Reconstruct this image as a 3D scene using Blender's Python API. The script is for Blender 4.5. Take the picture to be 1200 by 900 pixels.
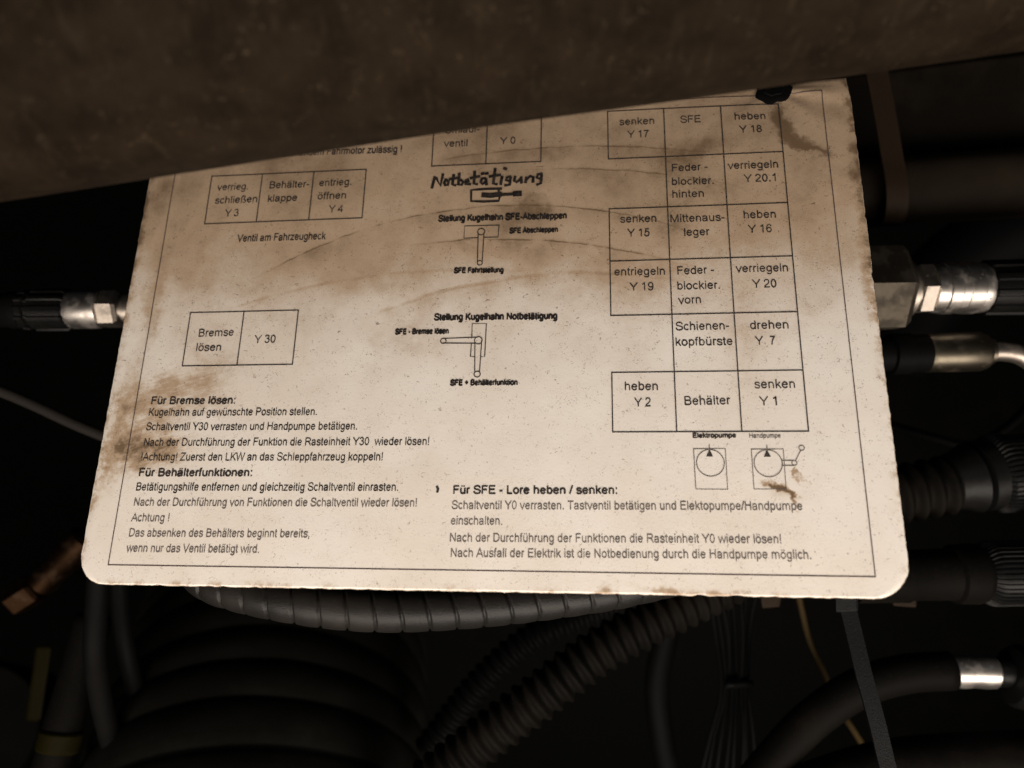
import bpy, bmesh, math, random
from mathutils import Vector, Matrix, noise
V = Vector
random.seed(11)
S = bpy.context.scene
for o in list(bpy.data.objects): bpy.data.objects.remove(o)
COL = S.collection

# ---------------------------------------------------------------- camera, world, lamps, exposure
cd = bpy.data.cameras.new('camera'); cam = bpy.data.objects.new('camera', cd); COL.objects.link(cam)
cd.sensor_width = 36; cd.lens = 27.54; cd.clip_start = 0.01; cd.clip_end = 20
cam.location = (0, 0, 0); cam.rotation_euler = (math.radians(90), 0, 0)
cd.dof.use_dof = True; cd.dof.focus_distance = 0.328; cd.dof.aperture_fstop = 5.4
S.camera = cam
w = bpy.data.worlds.new('World'); S.world = w; w.use_nodes = True
w.node_tree.nodes['Background'].inputs[0].default_value = (0.55, 0.75, 1.0, 1)
w.node_tree.nodes['Background'].inputs[1].default_value = 0.004
S.view_settings.view_transform = 'Standard'; S.view_settings.look = 'None'
S.view_settings.gamma = 1; S.view_settings.exposure = 0.0; S.view_settings.use_curve_mapping = False

def area(name, loc, target, sx, sy, power, col):
    l = bpy.data.lights.new(name, 'AREA'); l.shape = 'RECTANGLE'; l.size = sx; l.size_y = sy
    l.energy = power; l.color = col
    o = bpy.data.objects.new(name, l); COL.objects.link(o); o.location = loc
    o.rotation_euler = (V(target) - V(loc)).to_track_quat('-Z', 'Y').to_euler()
    return o
# the opening of the compartment, in front of and below the sign: daylight comes in through it
area('opening_light', (0.05, -0.14, -0.44), (0.0, 0.32, 0.0), 1.30, 0.34, 12.0, (1.0, 0.885, 0.775))
# pale sky reaching in over the photographer
area('sky_light', (0.15, -0.55, 0.55), (0.0, 0.35, 0.05), 0.6, 0.35, 0.6, (0.85, 0.92, 1.0))

# ---------------------------------------------------------------- helpers
def tag(o, label=None, cat=None, group=None, kind=None):
    if label: o['label'] = label
    if cat: o['category'] = cat
    if group: o['group'] = group
    if kind: o['kind'] = kind
    return o
def empty(name, loc, label, cat, group=None):
    o = bpy.data.objects.new(name, None); COL.objects.link(o); o.location = loc; o.empty_display_size = .01
    return tag(o, label, cat, group)
def link(name, me, m, parent=None, label=None):
    if m and not me.materials: me.materials.append(m)
    o = bpy.data.objects.new(name, me); COL.objects.link(o)
    if parent:
        o.parent = parent
        if parent.type == 'EMPTY' or True:
            o.matrix_parent_inverse = world_of(parent).inverted()
    if label: o['label'] = label
    return o
def world_of(o):
    m = o.matrix_basis.copy()
    if o.parent: m = world_of(o.parent) @ o.matrix_parent_inverse @ m
    return m
def mesh(name, vs, fs, smooth=True):
    me = bpy.data.meshes.new(name); me.from_pydata([tuple(v) for v in vs], [], fs)
    if smooth: me.polygons.foreach_set('use_smooth', [True] * len(me.polygons))
    me.update(); return me
def catmull(pts, n):
    P = [V(p) for p in pts]; P = [P[0] * 2 - P[1]] + P + [P[-1] * 2 - P[-2]]; out = []
    for i in range(1, len(P) - 2):
        for k in range(n):
            t = k / n; a, b, c, d = P[i - 1], P[i], P[i + 1], P[i + 2]
            out.append(0.5 * ((2 * b) + (-a + c) * t + (2 * a - 5 * b + 4 * c - d) * t * t + (-a + 3 * b - 3 * c + d) * t ** 3))
    out.append(P[-2]); return out
def sweep(name, pts, rf, step, nr=24, up=(0, 0, 1), smooth=True, cap=True):
    """tube along a smooth path; rf(s, theta) gives the radius at arc length s"""
    P = catmull(pts, 40) if len(pts) > 2 else [V(pts[0]).lerp(V(pts[1]), k / 40) for k in range(41)]
    L = [0]
    for a, b in zip(P, P[1:]): L.append(L[-1] + (b - a).length)
    if not callable(rf):
        r0 = rf; rf = lambda s, t: r0
    n = max(2, int(L[-1] / step)); vs, fs = [], []; j = 0; prev = None
    for i in range(n + 1):
        s = L[-1] * i / n
        while j < len(L) - 2 and L[j + 1] < s: j += 1
        f = (s - L[j]) / max(1e-9, L[j + 1] - L[j]); p = P[j].lerp(P[j + 1], f)
        a = P[max(0, j - 1)]; b = P[min(len(P) - 1, j + 2)]; T = (b - a).normalized()
        if prev is None:
            u0 = V(up); X = (u0 - T * u0.dot(T)).normalized()
        else: X = (prev - T * prev.dot(T)).normalized()
        prev = X; Y = T.cross(X)
        for k in range(nr):
            t = 2 * math.pi * k / nr; r = rf(s, t); vs.append(p + (X * math.cos(t) + Y * math.sin(t)) * r)
        if i:
            for k in range(nr):
                k2 = (k + 1) % nr; fs.append((nr * (i - 1) + k, nr * (i - 1) + k2, nr * i + k2, nr * i + k))
    if cap: fs.append(tuple(range(nr))[::-1]); fs.append(tuple(nr * n + k for k in range(nr)))
    return mesh(name, vs, fs, smooth)
def lathe(name, A, B, prof, nr=40, twist=0.0, flat=False, rmod=None):
    """solid of revolution between A and B; prof = [(fraction of AB, radius)...]; nr = 6 makes a hexagon"""
    A, B = V(A), V(B); T = (B - A).normalized(); X = V((0, 0, 1)) if abs(T.z) < .9 else V((0, 1, 0)); X = (X - T * X.dot(T)).normalized(); Y = T.cross(X)
    vs, fs = [], []
    for i, (f, r) in enumerate(prof):
        p = A.lerp(B, f)
        for k in range(nr):
            t = 2 * math.pi * k / nr + twist; rr = r * (rmod(t) if rmod else 1)
            vs.append(p + (X * math.cos(t) + Y * math.sin(t)) * rr)
        if i:
            for k in range(nr):
                k2 = (k + 1) % nr; fs.append((nr * (i - 1) + k, nr * (i - 1) + k2, nr * i + k2, nr * i + k))
    n = len(prof) - 1
    fs.append(tuple(range(nr))[::-1]); fs.append(tuple(nr * n + k for k in range(nr)))
    me = mesh(name, vs, fs, not flat)
    if not flat:
        try: me.set_sharp_from_angle(angle=math.radians(35))
        except Exception: pass
    return me
def box(name, pts8, bev=0.0):
    fs = [(0, 1, 2, 3), (7, 6, 5, 4), (0, 4, 5, 1), (1, 5, 6, 2), (2, 6, 7, 3), (3, 7, 4, 0)]
    me = mesh(name, pts8, fs, False); bm = bmesh.new(); bm.from_mesh(me)
    bmesh.ops.recalc_face_normals(bm, faces=bm.faces)
    if bev: bmesh.ops.bevel(bm, geom=bm.edges[:], offset=bev, segments=2, affect='EDGES', profile=.5)
    bm.to_mesh(me); bm.free(); return me
def ribbon(name, pts, w, th, side):
    """flat strap: width w along 'side', thickness th"""
    P = catmull(pts, 10); vs, fs = [], []; sd = V(side).normalized()
    for i, p in enumerate(P):
        T = (P[min(i + 1, len(P) - 1)] - P[max(i - 1, 0)]).normalized(); W = (sd - T * sd.dot(T)).normalized(); N = T.cross(W)
        for a, b in ((-1, -1), (-.85, -1.3), (.85, -1.3), (1, -1), (1, 1), (-1, 1)): vs.append(p + W * a * w / 2 + N * b * th / 2)
        if i:
            for k in range(6):
                k2 = (k + 1) % 6; fs.append((6 * i - 6 + k, 6 * i - 6 + k2, 6 * i + k2, 6 * i + k))
    n = len(P) - 1; fs.append((5, 4, 3, 2, 1, 0)); fs.append(tuple(6 * n + k for k in range(6)))
    return mesh(name, vs, fs, False)

def at(px, py, d): return V(((px - 600) / 918 * d, d, -(py - 450) / 918 * d))

# ---------------------------------------------------------------- materials
class N:
    def __init__(s, name):
        s.m = bpy.data.materials.new(name); s.m.use_nodes = True; s.t = s.m.node_tree; s.b = s.t.nodes['Principled BSDF']
        s.co = s.t.nodes.new('ShaderNodeTexCoord').outputs['Object']
    def new(s, ty, **kw):
        n = s.t.nodes.new(ty)
        for k, v in kw.items(): setattr(n, k, v)
        return n
    def set(s, sock, v):
        if isinstance(v, bpy.types.NodeSocket): s.t.links.new(v, sock)
        else: sock.default_value = v
    def math(s, op, a, b=0.0, c=0.0, clamp=False):
        n = s.new('ShaderNodeMath', operation=op, use_clamp=clamp); s.set(n.inputs[0], a); s.set(n.inputs[1], b); s.set(n.inputs[2], c); return n.outputs[0]
    def noise(s, scale, detail=3, rough=.5, vec=None, dist=0.0, color=False):
        n = s.new('ShaderNodeTexNoise'); s.set(n.inputs['Vector'], vec or s.co); n.inputs['Scale'].default_value = scale
        n.inputs['Detail'].default_value = detail; n.inputs['Roughness'].default_value = rough; n.inputs['Distortion'].default_value = dist
        return n.outputs['Color' if color else 'Fac']
    def ramp(s, f, a, b, inv=False):
        n = s.new('ShaderNodeMapRange', interpolation_type='SMOOTHSTEP'); s.set(n.inputs[0], f)
        n.inputs[1].default_value = a; n.inputs[2].default_value = b
        n.inputs[3].default_value = 1.0 if inv else 0.0; n.inputs[4].default_value = 0.0 if inv else 1.0
        return n.outputs[0]
    def mix(s, f, a, b, mode='MIX'):
        n = s.new('ShaderNodeMix', data_type='RGBA', blend_type=mode)
        s.set(n.inputs[0], f); s.set(n.inputs[6], a); s.set(n.inputs[7], b); return n.outputs[2]
    def scale(s, vec, xyz):
        n = s.new('ShaderNodeMapping'); s.set(n.inputs[0], vec); n.inputs['Scale'].default_value = xyz; return n.outputs[0]
    def bump(s, h, strength, dist=0.001):
        n = s.new('ShaderNodeBump'); s.set(n.inputs['Height'], h); n.inputs['Strength'].default_value = strength
        n.inputs['Distance'].default_value = dist; s.t.links.new(n.outputs[0], s.b.inputs['Normal'])
    def voro(s, scale, vec=None):
        n = s.new('ShaderNodeTexVoronoi'); s.set(n.inputs['Vector'], vec or s.co); n.inputs['Scale'].default_value = scale
        return n.outputs['Distance'], n.outputs['Color']
def c4(c): return (c[0], c[1], c[2], 1)

def mat_rubber(name, col, rough=.55, dust=(.007, .006, .0048), amt=.5, spec=.3):
    n = N(name)
    big = n.ramp(n.noise(22, 4, .6), .45, .75); fine = n.ramp(n.noise(900, 3, .7), .52, .72)
    f = n.math('MULTIPLY', n.math('ADD', n.math('MULTIPLY', big, .6), n.math('MULTIPLY', fine, .5)), amt, clamp=True)
    n.set(n.b.inputs['Base Color'], n.mix(f, c4(col), c4(dust)))
    n.set(n.b.inputs['Roughness'], n.math('ADD', n.math('MULTIPLY', f, .35), rough, clamp=True))
    n.b.inputs['Specular IOR Level'].default_value = spec * .13
    n.bump(n.noise(1400, 3, .6), .35, .0004); return n.m
def mat_metal(name, col, rough=.3, grime_shade=(.06, .045, .03), amt=.6, g0=.5):
    n = N(name)
    big = n.ramp(n.noise(110, 4, .6), g0, g0 + .30); pit = n.ramp(n.noise(620, 2, .5), .68, .74)
    f = n.math('MULTIPLY', n.math('MAXIMUM', n.math('MULTIPLY', big, .7), pit), amt, clamp=True)
    n.set(n.b.inputs['Base Color'], n.mix(f, c4(col), c4(grime_shade)))
    n.set(n.b.inputs['Metallic'], n.math('SUBTRACT', 1.0, n.math('MULTIPLY', f, .6)))
    n.set(n.b.inputs['Roughness'], n.math('ADD', n.math('MULTIPLY', f, .35), n.math('ADD', rough, n.math('MULTIPLY', n.noise(260, 3, .6), .12)), clamp=True))
    n.bump(n.noise(500, 3, .55), .10, .0003); return n.m

M = {}
M['rubber'] = mat_rubber('black_rubber', (.0026, .0026, .0026))
M['rubber_dark'] = mat_rubber('deep_black_rubber', (.0025, .0026, .0028), .6, amt=.25)
M['bellows'] = mat_rubber('bellows_rubber', (.0045, .0043, .0034), .62, (0.0150, 0.0150, 0.0126), .5, .3)
M['dusty'] = mat_rubber('dusty_rubber', (.0030, .0027, .0023), .6, (.012, .0092, .0065), .7)
M['wrap'] = mat_rubber('spiral_wrap_plastic', (.0095, .0088, .0082), .42, (0.0300, 0.0240, 0.0180), .5, 1.6)
M['plastic'] = mat_rubber('black_plastic', (.0035, .0035, .0035), .36, (0.0240, 0.0210, 0.0165), .35, 1.0)
M['tie'] = mat_rubber('tie_plastic', (.0045, .0048, .0052), .38, (0.0210, 0.0180, 0.0150), .3, .5)
M['cable'] = mat_rubber('grey_cable', (.020, .018, .016), .5, (0.0300, 0.0240, 0.0180), .4)
M['yellow_wire'] = mat_rubber('yellow_wire', (.032, .021, .008), .5, (0.0180, 0.0150, 0.0090), .5)
M['yellow'] = mat_rubber('yellow_plastic', (.0065, .0052, .0004), .6, (0.0150, 0.0120, 0.0060), .8)
M['steel'] = mat_metal('bright_steel', (.34, .30, .26), .36, amt=.7)
M['ferrule'] = mat_metal('zinc_ferrule', (.58, .54, .50), .30, amt=.8, g0=.50)
M['brassy'] = mat_metal('yellowed_zinc', (.13, .112, .085), .32, (.03, .022, .014), .8)
M['nut'] = mat_metal('dull_nut_steel', (.075, .064, .050), .52, (.045, .036, .025), .85, g0=.42)
M['copper'] = mat_metal('coppery_fitting', (.018, .0095, .005), .45, (.07, .04, .02), .7)
M['wall'] = mat_rubber('compartment_paint', (.0016, .0018, .0015), .55, (.005, .0045, .0034), .5, .3)
M['rail'] = mat_rubber('dark_frame_paint', (.0055, .0042, .0030), .55, (0.0180, 0.0135, 0.0090), .8, .3)
M['band'] = mat_rubber('rusty_band', (.016, .0105, .0065), .5, (0.0390, 0.0255, 0.0150), .7, .4)
M['pipe'] = mat_rubber('brown_pipe', (.014, .0105, .0075), .55, (0.0300, 0.0225, 0.0150), .6, .35)

def mat_tube():
    n = N('dusty_brown_steel')
    base = n.mix(n.ramp(n.noise(60, 5, .65), .3, .7), (.0075, .0050, .0029, 1), (.0150, .0100, .0058, 1))
    d, c = n.voro(520, n.mix(.01, n.co, n.noise(300, 2, .5, color=True))); sp = n.math('MULTIPLY', n.ramp(d, .05, .40, True), n.ramp(n.noise(160, 3, .6), .48, .66))
    d2, c2 = n.voro(190, n.mix(.012, n.co, n.noise(260, 3, .6, color=True))); sp2 = n.math('MULTIPLY', n.ramp(d2, .03, .17, True), n.ramp(n.noise(90, 2, .5), .56, .62))
    streak = n.ramp(n.noise(60, 4, .6, vec=n.scale(n.co, (6, 1, 1.2))), .55, .75)
    f = n.math('ADD', n.math('MULTIPLY', sp, .45), n.math('ADD', n.math('MULTIPLY', sp2, .55), n.math('MULTIPLY', streak, .12)), clamp=True)
    n.set(n.b.inputs['Base Color'], n.mix(f, base, (.080, .058, .036, 1)))
    n.b.inputs['Roughness'].default_value = .8; n.b.inputs['Specular IOR Level'].default_value = .04
    n.bump(n.noise(700, 4, .7), .4, .0005); return n.m
M['tube'] = mat_tube()

def mat_sheet():
    """white laminated sheet: yellowed, with brown dirt where hands and oil have been, and tube shade painted in at the top"""
    n = N('grimy_white_sheet'); co = n.co
    sep = n.new('ShaderNodeSeparateXYZ'); n.set(sep.inputs[0], co); x0, y0 = sep.outputs[0], sep.outputs[1]
    w1 = n.new('ShaderNodeSeparateColor'); n.set(w1.inputs[0], n.noise(55, 5, .7, color=True))
    wx = n.math('MULTIPLY', n.math('SUBTRACT', w1.outputs[0], .5), .022); wy = n.math('MULTIPLY', n.math('SUBTRACT', w1.outputs[1], .5), .022)
    X = n.math('ADD', x0, wx); Y = n.math('ADD', y0, wy)
    X2 = n.math('ADD', x0, n.math('MULTIPLY', wx, .14)); Y2 = n.math('ADD', y0, n.math('MULTIPLY', wy, .14))
    mott = n.math('ADD', n.math('MULTIPLY', n.ramp(n.noise(140, 5, .7), .35, .7), .45), .5)
    def blob(c, rx, ry, ang, amt, soft=1.0, tex=None):
        ca, sa = math.cos(math.radians(ang)), math.sin(math.radians(ang))
        dx = n.math('SUBTRACT', X, c[0]); dy = n.math('SUBTRACT', Y, c[1])
        p = n.math('DIVIDE', n.math('ADD', n.math('MULTIPLY', dx, ca), n.math('MULTIPLY', dy, sa)), rx)
        q = n.math('DIVIDE', n.math('SUBTRACT', n.math('MULTIPLY', dy, ca), n.math('MULTIPLY', dx, sa)), ry)
        r = n.math('SQRT', n.math('ADD', n.math('MULTIPLY', p, p), n.math('MULTIPLY', q, q)))
        f = n.math('MULTIPLY', n.ramp(r, 1 - soft, 1 + .35 * soft, True), amt * (.52 if tex is mott else .85))
        return n.math('MULTIPLY', f, tex) if tex is not None else f
    def arc(c, rad, wd, amt, xa, xb):
        dx = n.math('SUBTRACT', X2, c[0]); dy = n.math('SUBTRACT', Y2, c[1])
        r = n.math('SQRT', n.math('ADD', n.math('MULTIPLY', dx, dx), n.math('MULTIPLY', dy, dy)))
        e = n.math('SUBTRACT', r, rad)
        line = n.ramp(n.math('ABSOLUTE', e), 0, wd, True)
        wash = n.math('MULTIPLY', n.math('MULTIPLY', n.ramp(e, -.0105, 0.0), n.ramp(e, 0, .0015, True)), .30)
        m = n.math('MULTIPLY', n.ramp(x0, xa, xa + .03), n.ramp(x0, xb - .04, xb, True))
        br = n.ramp(n.noise(70, 4, .6), .30, .62)
        return n.math('MULTIPLY', n.math('MULTIPLY', n.math('MAXIMUM', line, wash), m), n.math('MULTIPLY', br, amt))
    # wipe marks: noise stretched along the stroke
    rt = n.new('ShaderNodeMapping'); n.set(rt.inputs[0], n.mix(.004, co, n.noise(60, 3, .5, color=True))); rt.inputs['Rotation'].default_value = (0, 0, math.radians(-15))
    rot = n.new('ShaderNodeMapping'); n.set(rot.inputs[0], rt.outputs[0]); rot.inputs['Scale'].default_value = (.12, 1, 1)
    wipe = n.ramp(n.noise(520, 4, .75, vec=rot.outputs[0]), .25, .75)
    wipe2 = n.math('MULTIPLY', n.math('ADD', n.math('MULTIPLY', wipe, .38), .52), n.math('ADD', n.math('MULTIPLY', n.ramp(n.noise(70, 4, .65), .3, .7), .6), .4))
    parts = []
    BL = [  # centre, rx, ry, angle, amount, softness, texture
        ((0.01400, 0.04508), .030, .011, 12, .85, 1.0, wipe2), ((0.00405, 0.05817), .020, .020, 10, .75, 1.0, wipe2), ((0.00548, 0.04991), .017, .008, 8, 1.0, 1.0, wipe2),
        ((0.02608, 0.07907), .035, .014, 12, .60, 1.0, wipe2), ((0.01583, 0.06952), .026, .018, 12, .45, 1.0, wipe2), ((0.05087, 0.06731), .04, .012, 10, .28, 1.0, wipe2),
        ((-0.00395, 0.08141), .006, .05, -6, .5, 1.0, mott), ((-0.00564, 0.04696), .007, .03, -3, .75, 1.0, mott), ((0.00140, 0.12633), .006, .03, -2, .35, 1.0, mott), ((-0.00584, 0.17295), .007, .02, -4, .4, 1.0, mott),
        ((0.02542, 0.09687), .02, .012, 0, .28, 1.0, mott),
        ((0.28322, 0.19592), .004, .011, 22, .58, 1.0, None), ((0.28821, 0.18560), .011, .004, -32, .50, 1.0, None), ((0.29211, 0.18066), .010, .0025, -25, .4, 1.0, None),
        ((0.24939, 0.18458), .014, .006, 12, .55, 1.0, mott), ((0.23610, 0.17742), .014, .012, 10, .60, 1.0, mott), ((0.23328, 0.15212), .011, .012, 10, .55, 1.0, mott), ((0.25367, 0.16170), .02, .012, 0, .32, 1.0, mott),
        ((0.17353, 0.15873), .008, .006, -8, .42, .35, mott), ((0.16619, 0.16419), .006, .006, 0, .22, 1, mott),
        ((0.17237, 0.13370), .016, .016, -10, .42, 1.0, mott), ((0.14781, 0.13863), .012, .014, 0, .30, 1.0, mott), ((0.16451, 0.15272), .02, .008, 0, .2, 1, None),
        ((0.11571, 0.10109), .02, .012, 0, .24, 1.0, mott), ((0.12739, 0.09308), .03, .008, -18, .22, 1.0, mott), ((0.11686, 0.08365), .02, .012, 20, .18, 1.0, None),
        ((0.08640, 0.13227), .05, .02, 10, .16, 1.0, None), ((0.21446, 0.12833), .04, .05, 0, .22, 1.0, mott), ((0.27035, 0.11882), .03, .04, 0, .14, 1.0, mott),
        ((0.26060, 0.07549), .010, .018, 0, .34, 1.0, mott), ((0.26467, 0.09622), .02, .01, 0, .12, 1.0, None), ((0.28876, 0.15400), .01, .03, 0, .2, 1, mott),
        ((0.26764, 0.03258), .0055, .0028, -15, .85, 1.0, None), ((0.27060, 0.02997), .0060, .0018, -32, .85, 1.0, None), ((0.27312, 0.02608), .0013, .0060, 4, .75, 1.0, None), ((0.26950, 0.02801), .007, .005, 0, .35, 1, None),
        ((0.27555, 0.03656), .0022, .0018, -30, .6, 1.0, None), ((0.27447, 0.03887), .0012, .0012, 0, .7, .7, None), ((0.26168, 0.02019), .008, .004, 20, .2, 1, None),
        ((0.19869, -0.00474), .030, .0030, 0, .50, 1.0, mott), ((0.23041, -0.00575), .030, .0022, 0, .6, 1.0, mott), ((0.12610, -0.00533), .05, .0020, 0, .35, 1.0, mott), ((0.06367, -0.00506), .04, .0025, 0, .35, 1.0, mott),
        ((-0.00028, 0.00755), .006, .010, 0, .35, 1.0, mott), ((-0.01017, 0.03590), .0025, .03, -4, .55, 1.0, mott), ((0.26219, 0.21378), .012, .003, 0, .35, 1, mott),
        ((0.30720, 0.19983), .010, .004, -20, .25, 1, mott), ((0.31160, 0.11767), .0030, .03, 3, .45, 1.0, mott), ((0.31253, 0.08444), .0025, .03, 3, .35, 1.0, mott), ((0.31146, 0.16125), .0030, .03, 3, .5, 1.0, mott),
        ((0.14578, 0.19539), .03, .008, 3, .22, 1.0, mott), ((0.05276, 0.18406), .04, .02, 0, .25, 1.0, mott), ((0.01720, 0.13870), .03, .03, 0, .2, 1.0, mott),
    ]
    for b in BL: parts.append(blob(*b))
    for a in [((.160, -.055), .2140, .0007, .40, .04, .245), ((.150, -.120), .2625, .0008, .42, .11, .250), ((.185, -.14), .328, .0007, .34, .12, .26), ((.17, -.16), .337, .0007, .26, .13, .27),
              ((.140, -.22), .3480, .0014, .14, .02, .18), ((.19, -.10), .225, .0016, .2, .09, .25)]: parts.append(arc(*a))
    st = parts[0]
    for p in parts[1:]: st = n.math('ADD', st, p)
    # upper half darker: part real soiling, part the tube's shade painted into the colour
    grime_shade = n.math('MULTIPLY', n.ramp(y0, .05, .19), n.math('ADD', n.math('MULTIPLY', n.ramp(n.noise(22, 5, .6), .25, .75), .15), .56))
    st = n.math('ADD', st, grime_shade)
    st = n.math('ADD', st, n.math('MULTIPLY', n.ramp(n.noise(45, 5, .7), .36, .80), .14))
    st = n.math('ADD', st, n.math('MULTIPLY', n.ramp(n.noise(2200, 3, .7), .48, .75), .12))
    edge = n.math('MAXIMUM', n.ramp(y0, -.0076, -.0040, True), n.math('MAXIMUM', n.ramp(x0, .3065, .3122), n.ramp(x0, -.0128, -.0085, True)))
    st = n.math('ADD', st, n.math('MULTIPLY', edge, n.math('MULTIPLY', n.ramp(n.noise(90, 4, .7), .40, .66), .40)))
    stain_shade = n.ramp(n.math('MINIMUM', st, 1.15), 0.0, 1.2)
    def specks(sc, lo, hi, nsc, na, nb, amt):
        d, c = n.voro(sc, n.mix(.012, co, n.noise(400, 2, .5, color=True))); return n.math('MULTIPLY', n.math('MULTIPLY', n.ramp(d, lo, hi, True), n.ramp(n.noise(nsc, 2, .5), na, nb)), amt)
    sp = n.math('MAXIMUM', specks(560, .10, .30, 240, .48, .56, .85), specks(250, .06, .20, 120, .45, .51, .95))
    sp = n.math('MAXIMUM', sp, specks(1100, .12, .34, 90, .46, .66, .60))
    tears = n.math('MULTIPLY', n.ramp(n.noise(260, 2, .5, vec=n.scale(co, (1, 3.4, 1)), dist=.8), .735, .76), .8)
    sp = n.math('MAXIMUM', sp, tears)
    sp = n.math('MULTIPLY', sp, n.math('ADD', n.math('MULTIPLY', n.ramp(y0, .02, .16), .45), .55))
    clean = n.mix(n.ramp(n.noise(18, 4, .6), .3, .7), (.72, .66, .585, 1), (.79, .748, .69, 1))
    mid = n.mix(n.ramp(stain_shade, 0.0, .5), clean, (.45, .335, .232, 1))
    col = n.mix(n.ramp(stain_shade, .42, 1.0), mid, (.15, .098, .055, 1))
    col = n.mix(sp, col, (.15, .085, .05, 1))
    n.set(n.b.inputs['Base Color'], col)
    n.set(n.b.inputs['Roughness'], n.math('ADD', n.math('MULTIPLY', stain_shade, .25), .42))
    n.b.inputs['Specular IOR Level'].default_value = .35
    hb = n.math('ADD', n.math('MULTIPLY', n.noise(900, 3, .6), .5), n.noise(60, 3, .5)); n.bump(hb, .22, .0005)
    return n.m
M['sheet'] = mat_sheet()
def mat_ink(name, a, b):
    n = N(name); n.set(n.b.inputs['Base Color'], n.mix(n.ramp(n.noise(650, 3, .7), .35, .75), c4(a), c4(b)))
    n.b.inputs['Roughness'].default_value = .55; n.b.inputs['Specular IOR Level'].default_value = .25; return n.m
M['ink'] = mat_ink('printed_ink', (.020, .017, .016), (.075, .062, .055))
M['ink_worn'] = mat_ink('worn_printed_ink', (.10, .085, .08), (.25, .215, .19))
M['ink_line'] = mat_ink('printed_line_ink', (.055, .035, .035), (.15, .11, .10))
M['marker'] = mat_ink('felt_marker', (.012, .010, .010), (.05, .04, .035))
n = N('frayed_white_rim'); n.set(n.b.inputs['Base Color'], n.mix(n.ramp(n.noise(260, 4, .7), .42, .62), (.50, .44, .36, 1), (.10, .06, .035, 1))); n.b.inputs['Roughness'].default_value = .6; M['rim'] = n.m

# ---------------------------------------------------------------- the compartment behind
link('rear_wall', box('rear_wall', [V(p) for p in ((-1.5, 1.05, -1.2), (1.5, 1.05, -1.2), (1.5, 1.05, 1.2), (-1.5, 1.05, 1.2), (-1.5, 1.1, -1.2), (1.5, 1.1, -1.2), (1.5, 1.1, 1.2), (-1.5, 1.1, 1.2))], .004), M['wall'])['kind'] = 'structure'

# ---------------------------------------------------------------- the instruction sheet
SU, SV, SN, SO = V((0.99374, -0.11115, 0.01105)), V((0.02241, 0.29528, 0.95515)), V((-0.10942, -0.94892, 0.29593)), V((-0.16501, 0.32026, -0.07396))
sm = Matrix.Identity(4)
for i, c in enumerate((SU, SV, SN)): sm.col[i] = (*c, 0)
sm.col[3] = (*SO, 1)
sign = empty('instruction_sign', (0, 0, 0), 'grimy white instruction sheet with German tables and text, hanging under the brown tube', 'sign')
sign.matrix_basis = sm
BOLT = (0.27937, 0.21316)
def hgt(u, v):
    """the sheet is not flat: slow waves, and creases running off the bolt"""
    h = .0005 * noise.noise(V((u * 9, v * 9, 1.3))) + .00012 * noise.noise(V((u * 45, v * 45, 5)))
    dx, dy = u - BOLT[0], v - BOLT[1]; r = math.hypot(dx, dy); a = math.atan2(dy, dx)
    g = math.exp(-(r / .016) ** 2)
    h -= .0011 * g
    for a0, wd, amp, ln in ((-.15, .16, .0015, .030), (-.75, .14, .0009, .022), (.40, .14, -.0008, .026), (-2.4, .2, .0006, .02)):
        d = (a - a0 + math.pi) % (2 * math.pi) - math.pi
        h += amp * math.exp(-(d / wd) ** 2) * math.exp(-(r / ln) ** 2) * min(1, r / .005)
    return h
U0, U1, V0, V1 = -.0128, .3122, -.0076, .2170
def corner(v, side):
    r, k = ((.0125, 1.0) if side < 0 else (.0135, 1.0)); d = v - V0
    if d >= r: return 0
    return (r - math.sqrt(max(0, r * r - (r - d) ** 2))) * (1.0 if side > 0 else .95)
vr = [V0 + x for x in (0, .00025, .0006, .0012, .002, .003, .0042, .0055, .007, .0085, .010, .0118, .0135)]
while vr[-1] < V1 - .0022: vr.append(vr[-1] + .0018)
vr.append(V1)
NU = 190; vs, fs = [], []
for v in vr:
    ec = .00028 * noise.noise(V((v * 300, 1, 0))) + .0002 * noise.noise(V((v * 900, 4, 0)))
    nk = max(0, noise.noise(V((v * 170, 9, 3))) - .28) * .0022; a = U0 + corner(v, -1) + ec + max(0, noise.noise(V((v * 140, 6, 8))) - .3) * .002; ec -= nk; b = U1 - corner(v, 1) - .0011 * max(0, (v - .20) / .017) + ec * 1.2
    for i in range(NU + 1):
        u = a + (b - a) * i / NU; vv = v
        if v == V0: vv += .00030 * noise.noise(V((u * 260, 0, 2))) + .0002 * noise.noise(V((u * 1000, 0, 2))) + .0025 * max(0, noise.noise(V((u * 150, 3, 2))) - .33)
        h = hgt(u, v)
        ed = min(i, NU - i); 
        if ed == 0 or v in (V0, V1): h -= .00035
        vs.append((u, vv, h))
for j in range(len(vr) - 1):
    for i in range(NU): k = j * (NU + 1) + i; fs.append((k, k + 1, k + NU + 2, k + NU + 1))
me = mesh('panel', vs, fs)
pn = link('panel', me, M['sheet']); pn.parent = sign
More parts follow.
